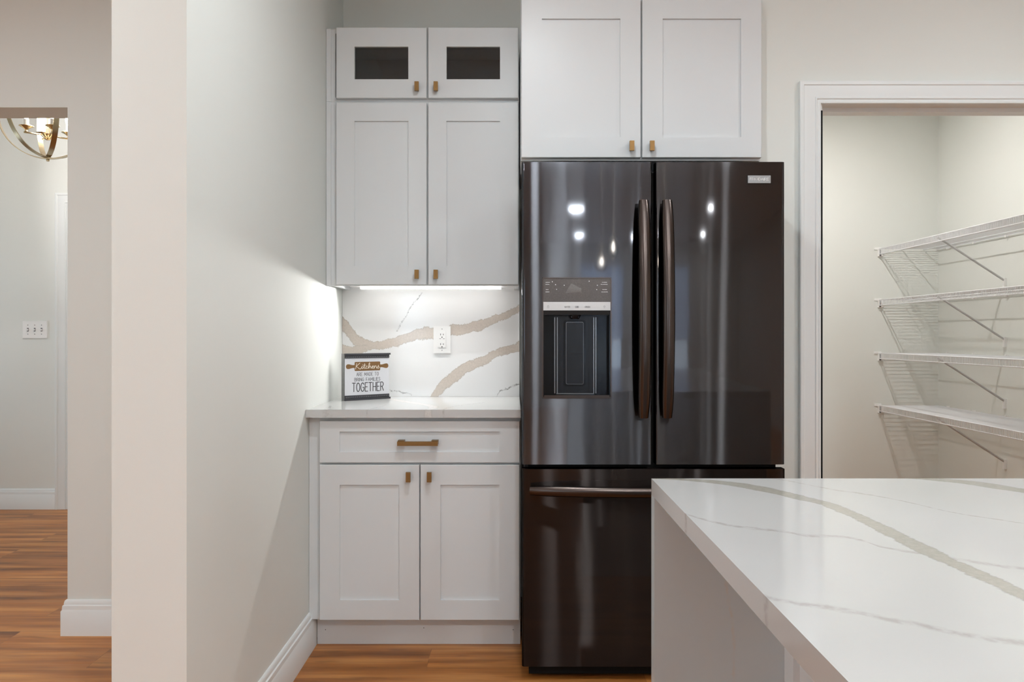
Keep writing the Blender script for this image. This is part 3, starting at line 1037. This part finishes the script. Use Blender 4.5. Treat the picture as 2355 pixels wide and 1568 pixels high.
bm = one_box(DX0 + 0.003, DX1 - 0.003, FY - 0.0015, FY + 0.02, 1.2775, 1.3065, bevel=0.0006)
obj('button_strip', bm, M['strip'], dl)
bm = one_box(DX0 + 0.003, DX1 - 0.003, FY + 0.001, FY + 0.02, 1.2625, 1.2775)
obj('dispenser_brow', bm, M['brow'], dl)
# printed marks
yy0, yy1 = FY - 0.0010, FY - 0.0003
for x, z, n_ in ((.112, 1.374, 7), (.112, 1.367, 6), (.113, 1.349, 4), (.112, 1.341, 6), (.306, 1.374, 8), (.302, 1.367, 11), (.308, 1.349, 7), (.304, 1.341, 10)):
    bm = bmesh.new()
    for k in range(n_):
        hh = 0.0016 * random.uniform(0.6, 1.2)
        box(bm, x + k * 0.0022, x + k * 0.0022 + 0.0016, yy0, yy1, z - hh / 2, z + hh / 2)
    obj('button_lettering', bm, M['white_paint'], dl)
for x, z in ((.135, 1.376), (.146, 1.366), (.176, 1.364), (.150, 1.350), (.290, 1.364), (.288, 1.349), (.262, 1.378)):
    bm = bmesh.new()
    prism(bm, ell(x, z, .0016, .0016, n=6)[:-1], 'y', yy0, yy1)
    obj('indicator_dot', bm, M['white_paint'], dl)
ys0, ys1 = FY - 0.0021, FY - 0.0013
GL.update({'C': (.5, [[(.5, .85), (.3, 1), (.08, .85), (0, .5), (.08, .15), (.3, 0), (.5, .15)]]), 'U': (.5, [[(0, 1), (0, .2), (.15, 0), (.35, 0), (.5, .2), (.5, 1)]]),
           'W': (.8, [[(0, 1), (.2, 0), (.4, .8), (.6, 0), (.8, 1)]]), 'K': (.5, [[(0, 0), (0, 1)], [(.5, 1), (0, .45), (.5, 0)]])})
for word, u0, u1 in (('WATER', 0.177, 0.196), ('CUBE', 0.2135, 0.2265), ('CRUSH', 0.247, 0.265)):
    bm = bmesh.new()
    write(bm, word, u0, u1, 1.2865, 1.2920, 0.0007, ys0, ys1)
    obj('strip_lettering', bm, M['grey_ink'], dl)
bm = bmesh.new()
ribbon(bm, [(.118, 1.286), (.123, 1.286), (.123, 1.292), (.118, 1.292), (.118, 1.286)], 0.0007, ys0, ys1)
ribbon(bm, ell(.1205, 1.2925, .0016, .0022, 0, 180, 6), 0.0006, ys0, ys1)
obj('lock_icon', bm, M['grey_ink'], dl)
bm = bmesh.new()
ribbon(bm, ell(.3145, 1.2905, .0024, .0028, -60, 240, 10), 0.0007, ys0, ys1)
ribbon(bm, [(.3130, 1.2855), (.3160, 1.2855)], 0.0007, ys0, ys1)
obj('lamp_icon', bm, M['grey_ink'], dl)
# wrinkled protective film
bm = bmesh.new()
V = [[bm.verts.new((.180 + .055 * u + .02 * v * (1 - u), FY - .0008 - .004 * math.sin(PI * v) * (1 - .6 * u), 1.337 + (.034 - .022 * u) * v + .004 * u)) for v in [k / 6 for k in range(7)]] for u in [k / 10 for k in range(11)]]
for i in range(10):
    for k in range(6):
        bm.faces.new((V[i][k], V[i + 1][k], V[i + 1][k + 1], V[i][k + 1]))
m_, nt_, b_ = new_mat('clear_peeling_film')
setp(b_, color=(0.6, 0.6, 0.6, 1), rough=0.15, alpha=0.17)
M['film'] = m_
obj('protective_film', bm, M['film'], dl)
# niche: an open box with ribbed back
NX0, NX1, NZ0, NZ1 = DX0 + 0.0035, DX1 - 0.0035, 0.986, 1.2625
NB = FY + 0.042
bm = boxes([(NX0, NX0 + 0.004, FY + 0.001, NB, NZ0, NZ1), (NX1 - 0.004, NX1, FY + 0.001, NB, NZ0, NZ1), (NX0, NX1, NB - 0.003, NB + 0.002, NZ0, NZ1),
            (NX0, NX1, FY + 0.018, NB, NZ1 - 0.003, NZ1), (NX0, NX1, FY + 0.001, NB, NZ0 - 0.003, NZ0 + 0.001)])
obj('dispenser_niche', bm, M['gloss_black'], dl)
bm = bmesh.new()
prism(bm, rounded_rect(0.1415, 0.2900, 0.990, 1.258, 0.004), 'y', NB - 0.012, NB - 0.002)
for x in (0.1655, 0.2645):
    box(bm, x - 0.0015, x + 0.0015, NB - 0.015, NB - 0.010, 0.990, 1.254)
bev(bm, 0.0012, 2)
obj('niche_liner', bm, M['liner'], dl)
for x in (0.1445, 0.1535, 0.2800, 0.2875):
    bm = one_box(x - 0.0016, x + 0.0016, NB - 0.019, NB - 0.010, 0.990, 1.254, bevel=0.001)
    obj('guide_rail', bm, M['rail'], dl)
bm = one_box(0.150, 0.281, NB - 0.020, NB - 0.012, 0.988, 0.9905)
obj('niche_sill', bm, M['rail'], dl)
bm = bmesh.new()
prism(bm, rounded_rect(0.176, 0.2525, 1.0150, 1.245, 0.008), 'y', NB - 0.018, NB - 0.011)
bev(bm, 0.0015, 2)
obj('paddle_surround', bm, M['gloss_black'], dl)
bm = bmesh.new()
prism(bm, rounded_rect(0.1835, 0.2445, 1.0215, 1.238, 0.005), 'y', NB - 0.0200, NB - 0.017)
obj('paddle_rim', bm, M['rail'], dl)
bm = bmesh.new()
prism(bm, rounded_rect(0.1850, 0.2430, 1.0230, 1.2365, 0.004), 'y', NB - 0.026, NB - 0.016)
bev(bm, 0.0015, 2)
obj('dispenser_paddle', bm, M['liner'], dl)
bm = bmesh.new()
box(bm, 0.190, 0.2385, NB - 0.0266, NB - 0.0255, 1.1270, 1.1282)
obj('paddle_seam', bm, M['black'], dl)
bm = bmesh.new()
lathe(bm, [(0.0, 1.2485), (0.014, 1.2485), (0.018, 1.254), (0.022, 1.2625), (0, 1.2625)], 0.2145, FY + 0.020, 16)
for k in range(5):
    box(bm, 0.200 + k * 0.006, 0.203 + k * 0.006, FY + 0.005, FY + 0.009, 1.252, 1.2575)
obj('ice_chute', bm, M['liner'], dl)
bm = one_box(DX0 + 0.006, DX1 - 0.006, FY - 0.004, NB - 0.004, DZ0 + 0.0035, 0.9855, bevel=0.002)
obj('drip_tray', bm, M['handle'], dl)

# badge
bm = one_box(0.8085, 0.8865, FY - 0.0032, FY + 0.001, 1.7155, 1.7415)
bev(bm, 0.002, 2)
obj('badge', bm, M['silver'], drr)
bm = bmesh.new()
write(bm, 'FRIGIDAIRE', 0.8150, 0.8790, 1.7245, 1.7335, 0.0014, FY - 0.0042, FY - 0.0030)
obj('badge_lettering', bm, M['white_paint'], drr)

# ------------------------------------------------------------------ island
IX, IY = 0.2675, 1.498
it = thing('island_countertop', (0.85, 0.3, 0), 'large white quartz island top with grey veins and waterfall end', 'countertop')
bm = one_box(IX, 1.42, -1.25, IY, 0.883, 0.914, bevel=0.0018)
obj('top_slab', bm, M['island_stone'], it)
bm = one_box(IX, 1.42, IY - 0.031, IY, 0.0, 0.8829, bevel=0.0015)
obj('waterfall_panel', bm, M['island_end'], it)
ic = thing('island_cabinet', (0.96, 0.3, 0), 'pale grey painted cabinet base under the island top', 'cabinet')
bm = one_box(0.526, 1.40, -1.20, 1.4665, 0.10, 0.8825)
obj('body', bm, M['cabinet'], ic)
bm = one_box(0.560, 1.37, -1.17, 1.4660, 0.0, 0.10)
obj('plinth', bm, M['cabinet'], ic)
bm = one_box(0.514, 0.5265, 1.420, 1.4665, 0.0, 0.8825, bevel=0.001)
obj('corner_stile', bm, M['cabinet'], ic)
bm = boxes([(0.514, 0.5265, -1.20, -1.12, 0.0, 0.8825), (0.514, 0.5265, 0.10, 0.18, 0.0, 0.8825), (0.514, 0.5265, -1.12, 0.10, 0.80, 0.8825), (0.514, 0.5265, 0.18, 1.42, 0.80, 0.8825)], bevel=0.001)
obj('panel_frame', bm, M['cabinet'], ic)

# ------------------------------------------------------------------ pantry wire shelves
SX0, SX1 = 2.478, 2.884
SY0, SY1 = 3.16, 5.25
ZS = 1.777
def rod(bm, p0, p1, r, seg=6):
    tube(bm, [p0, p1], r, seg)
def make_shelf():
    zs = ZS
    s = thing('wire_shelf', (SX1, SY1, zs), 'topmost white wire shelf in the pantry', 'shelf', 'wire shelves on the pantry wall')
    bm = bmesh.new()
    k = 0
    y = SY0 + 0.004
    while y < SY1 - 0.004:
        rod(bm, (SX0, y, zs), (SX1 - 0.006, y, zs), 0.0013, 5)
        y += 0.0127
    for x, r in ((2.636, .0032), (2.783, .0032), (2.874, .0032)):
        rod(bm, (x, SY0, zs - 0.0042), (x, SY1 - 0.003, zs - 0.0042), r, 8)
    obj('wire_deck', bm, M['wire'], s)
    bm = bmesh.new()
    y = SY0 + 0.004
    while y < SY1 - 0.004:
        rod(bm, (SX0 - 0.0028, y, zs + 0.0015), (SX0 - 0.0028, y, zs - 0.036), 0.0013, 5)
        y += 0.0127
    rod(bm, (SX0, SY0, zs + 0.001), (SX0, SY1 - 0.004, zs + 0.001), 0.0032, 8)
    rod(bm, (SX0, SY0, zs - 0.036), (SX0, SY1 - 0.004, zs - 0.036), 0.0032, 8)
    obj('front_lip', bm, M['wire'], s)
    # end bracket on the back wall
    bm = boxes([(SX0 - 0.006, SX0 + 0.024, SY1 - 0.018, SY1, zs - 0.050, zs - 0.001), (SX0 - 0.030, SX0 + 0.018, SY1 - 0.006, SY1, zs - 0.004, zs + 0.012)], bevel=0.0015)
    eb = obj('end_bracket', bm, M['plastic'], s)
    bm = bmesh.new()
    disc_y(bm, SX0 + 0.003, SY1 - 0.021, SY1 - 0.017, zs - 0.043, 0.006, 12)
    box(bm, SX0 - 0.001, SX0 + 0.007, SY1 - 0.0195, SY1 - 0.017, zs - 0.036, zs - 0.006)
    obj('bracket_screw', bm, M['grey_ink'], eb)
    for yb_ in (4.528, 3.62):
        bm = bmesh.new()
        tube(bm, [(SX0 + 0.004, yb_, zs - 0.010), (SX1 - 0.012, yb_, zs - 0.262)], 0.0065, 8)
        br = obj('support_brace', bm, M['brace'], s)
        bm = boxes([(SX1 - 0.016, SX1, yb_ - 0.009, yb_ + 0.009, zs - 0.308, zs - 0.250)], bevel=0.002)
        obj('brace_foot', bm, M['plastic'], br)
    for yc in (5.12, 4.83, 4.51, 4.2, 3.9, 3.6, 3.3):
        bm = boxes([(SX1 - 0.018, SX1, yc - 0.006, yc + 0.006, zs - 0.014, zs + 0.008)], bevel=0.002)
        obj('wall_clip', bm, M['plastic'], s)
    return s
shelf = make_shelf()
for z, lab in ((1.432, 'second white wire shelf from the top in the pantry'), (1.072, 'third white wire shelf from the top in the pantry'),
               (0.718, 'lowest white wire shelf in the pantry, just above the island top line')):
    c = copy_tree(shelf)
    c.location.z = z
    c['label'] = lab

# ------------------------------------------------------------------ hall: switch plate, chandelier
sw = thing('light_switch', (-3.28, 5.32, 1.20), 'white three toggle switch plate on the far hall wall', 'switch')
cx, cz, wy = -3.284, 1.232, 5.32
bm = one_box(cx - 0.0835, cx + 0.0835, wy - 0.007, wy, cz - 0.059, cz + 0.059)
bev(bm, 0.004, 3)
obj('plate', bm, M['plastic'], sw)
for dx in (-0.047, 0.0, 0.047):
    bm = one_box(cx + dx - 0.0055, cx + dx + 0.0055, wy - 0.0085, wy - 0.006, cz - 0.0125, cz + 0.0125)
    sl = obj('switch_slot', bm, M['grey_ink'], sw)
    bm = bmesh.new()
    prism(bm, [(wy - 0.006, cz - 0.008), (wy - 0.020, cz - 0.0065), (wy - 0.021, cz - 0.001), (wy - 0.006, cz + 0.006)], 'x', cx + dx - 0.0042, cx + dx + 0.0042)
    obj('toggle', bm, M['plastic'], sl)
    for dz_ in (0.031, -0.031):
        bm = bmesh.new()
        disc_y(bm, cx + dx, wy - 0.0078, wy - 0.006, cz + dz_, 0.0034, 10)
        obj('screw', bm, M['silver'], sw)

CX, CY, CZ, CR = -2.585, 4.30, 2.425, 0.252
ch = thing('chandelier', (CX, CY, CZ - CR), 'brass orb chandelier with lit candle bulbs in the hall', 'chandelier')
def hoop(rot, tilt, r=CR, w=0.026, th=0.004, seg=72):
    """A flat brass band bent to a full circle: vertical ring turned by rot about the stem."""
    bm = bmesh.new()
    rings = []
    ax = Vector((math.cos(rot), math.sin(rot), 0))
    nr = Vector((-math.sin(rot), math.cos(rot), 0))
    for k in range(seg):
        a = 2 * PI * k / seg
        rad = ax * math.cos(a) + Vector((0, 0, 1)) * math.sin(a)
        rings.append([bm.verts.new(Vector((CX, CY, CZ)) + rad * (r + s * th / 2) + nr * (t * w / 2)) for s, t in ((-1, -1), (1, -1), (1, 1), (-1, 1))])
    for k in range(seg):
        for j in range(4):
            bm.faces.new((rings[k][j], rings[k][(j + 1) % 4], rings[(k + 1) % seg][(j + 1) % 4], rings[(k + 1) % seg][j]))
    return bm
base_dir = math.atan2(CX, CY)
for i, a in enumerate((0.192, 1.239, -0.855)):
    obj('hoop', hoop(a, 0, CR - 0.006 * i), M['gold'], ch)
bm = bmesh.new()
lathe(bm, [(0, CZ - CR - 0.016), (0.008, CZ - CR - 0.014), (0.009, CZ - CR - 0.004), (0.006, CZ - CR + 0.002), (0.006, CZ - CR + 0.006), (0, CZ - CR + 0.006)], CX, CY, 14)
obj('finial', bm, M['gold'], ch)
bm = bmesh.new()
lathe(bm, [(0, CZ - 0.150), (0.010, CZ - 0.148), (0.030, CZ - 0.128), (0.034, CZ - 0.118), (0.012, CZ - 0.112), (0.009, CZ - 0.09), (0.009, CZ + CR + 0.01), (0, CZ + CR + 0.01)], CX, CY, 20)
obj('stem', bm, M['gold'], ch)
bm = bmesh.new()
lathe(bm, [(0, CEIL - 0.03), (0.03, CEIL - 0.03), (0.06, CEIL - 0.012), (0.062, CEIL), (0, CEIL)], CX, CY, 24)
tube(bm, [(CX, CY, CZ + CR), (CX, CY, CEIL - 0.02)], 0.006, 8)
obj('ceiling_canopy', bm, M['gold'], ch)
for k in range(4):
    a = 0.751 + k * PI / 2
    ux, uy = math.cos(a), math.sin(a)
    ex, ey = CX + ux * 0.103, CY + uy * 0.103
    bm = bmesh.new()
    tube(bm, [(CX + ux * 0.02, CY + uy * 0.02, CZ - 0.120), (CX + ux * 0.06, CY + uy * 0.06, CZ - 0.124), (ex + ux * 0.012, ey + uy * 0.012, CZ - 0.124)], 0.0055, 8, 0.0045)
    arm = obj('arm', bm, M['gold'], ch)
    bm = bmesh.new()
    lathe(bm, [(0, CZ - 0.122), (0.009, CZ - 0.120), (0.007, CZ - 0.110), (0.018, CZ - 0.100), (0.037, CZ - 0.090), (0.036, CZ - 0.0885), (0.015, CZ - 0.094), (0, CZ - 0.094)], ex, ey, 18)
    obj('drip_cup', bm, M['gold'], arm)
    bm = bmesh.new()
    lathe(bm, [(0, CZ - 0.094), (0.0125, CZ - 0.094), (0.0125, CZ - 0.052), (0, CZ - 0.052)], ex, ey, 14)
    obj('candle_sleeve', bm, M['candle'], arm)
    bm = bmesh.new()
    lathe(bm, [(0.006, CZ - 0.053), (0.011, CZ - 0.044), (0.0165, CZ - 0.024), (0.015, CZ - 0.008), (0.008, CZ + 0.012), (0.002, CZ + 0.026), (0, CZ + 0.027)], ex, ey, 14)
    obj('bulb', bm, M['bulb'], arm)
ld = bpy.data.lights.new('chandelier_glow', 'POINT')
ld.energy = 42
ld.color = (1.0, 0.96, 0.94)
ld.shadow_soft_size = 0.05
lo = bpy.data.objects.new('chandelier_glow', ld)
COL.objects.link(lo)
lo.location = (CX, CY, CZ + 0.10)

# ------------------------------------------------------------------ ceiling lights and pendants (seen in the fridge's reflections)
def downlight(x, y, label, watts=CAN_W, group='recessed ceiling downlights', size=0.11, color=CAN_COLOR):
    t = thing('recessed_downlight', (x, y, CEIL), label, 'ceiling light', group)
    bm = bmesh.new()
    lathe(bm, [(0.060, CEIL - 0.001), (0.062, CEIL - 0.005), (0.086, CEIL - 0.004), (0.090, CEIL - 0.0005)], x, y, 32)
    obj('trim_ring', bm, M['plastic'], t)
    bm = bmesh.new()
    lathe(bm, [(0, CEIL - 0.002), (0.061, CEIL - 0.002), (0.061, CEIL - 0.0005), (0, CEIL - 0.0005)], x, y, 24)
    obj('lens', bm, M['can_lens'], t)
    area_light('downlight_beam', (x, y, CEIL - 0.008), (0, 0, 0), size, size, watts, color, 'DISK')
LAB = 'round white recessed downlight in the kitchen ceiling'
for x, y in ((0.06, 1.75), (2.0, 1.75), (-1.9, 1.4), (0.385, -1.2), (1.87, -1.2), (0.716, -4.1), (2.25, -4.1), (0.94, -6.6), (2.57, -6.6), (-2.2, -1.2), (-2.2, -4.1)):
    downlight(x, y, LAB, 12.5 if y > 1.6 else (23.0 if x < -1 else CAN_W))
t = downlight(1.84, 4.25, 'round white pantry downlight above the wire shelves', 19, None, 0.04, (1.0, 0.955, 0.925))

def pendant(x, y):
    zc = 1.76
    t = thing('pendant_lamp', (x, y, zc), 'small glass globe pendant on a brass rod over the island, mirrored in the fridge', 'lamp', 'island pendants')
    bm = bmesh.new()
    lathe(bm, [(0, CEIL - 0.025), (0.055, CEIL - 0.025), (0.06, CEIL), (0, CEIL)], x, y, 24)
    obj('canopy', bm, M['gold'], t)
    bm = bmesh.new()
    tube(bm, [(x, y, zc + 0.09), (x, y, CEIL - 0.02)], 0.006, 10)
    obj('rod', bm, M['gold'], t)
    bm = bmesh.new()
    lathe(bm, [(0, zc + 0.045), (0.018, zc + 0.045), (0.02, zc + 0.095), (0.01, zc + 0.105), (0, zc + 0.105)], x, y, 16)
    obj('socket', bm, M['gold'], t)
    bm = bmesh.new()
    lathe(bm, [(0.022, zc + 0.085), (0.05, zc + 0.055), (0.068, zc + 0.01), (0.064, zc - 0.035), (0.04, zc - 0.062), (0.0, zc - 0.068)], x, y, 24)
    obj('globe', bm, M['pane'], t)
    bm = bmesh.new()
    lathe(bm, [(0.0, zc + 0.045), (0.012, zc + 0.04), (0.024, zc + 0.01), (0.022, zc - 0.012), (0.0, zc - 0.026)], x, y, 16)
    obj('bulb', bm, M['bulb'], t)
    # added fill above the pendant, aimed up to bounce light off the ceiling
    area_light('ceiling_fill', (x, y, zc + 0.115), (PI, 0, 0), 0.16, 0.16, 34, (0.87, 0.945, 1.0), 'DISK', math.radians(160))
pendant(0.70, 0.30)
pendant(0.70, -0.75)
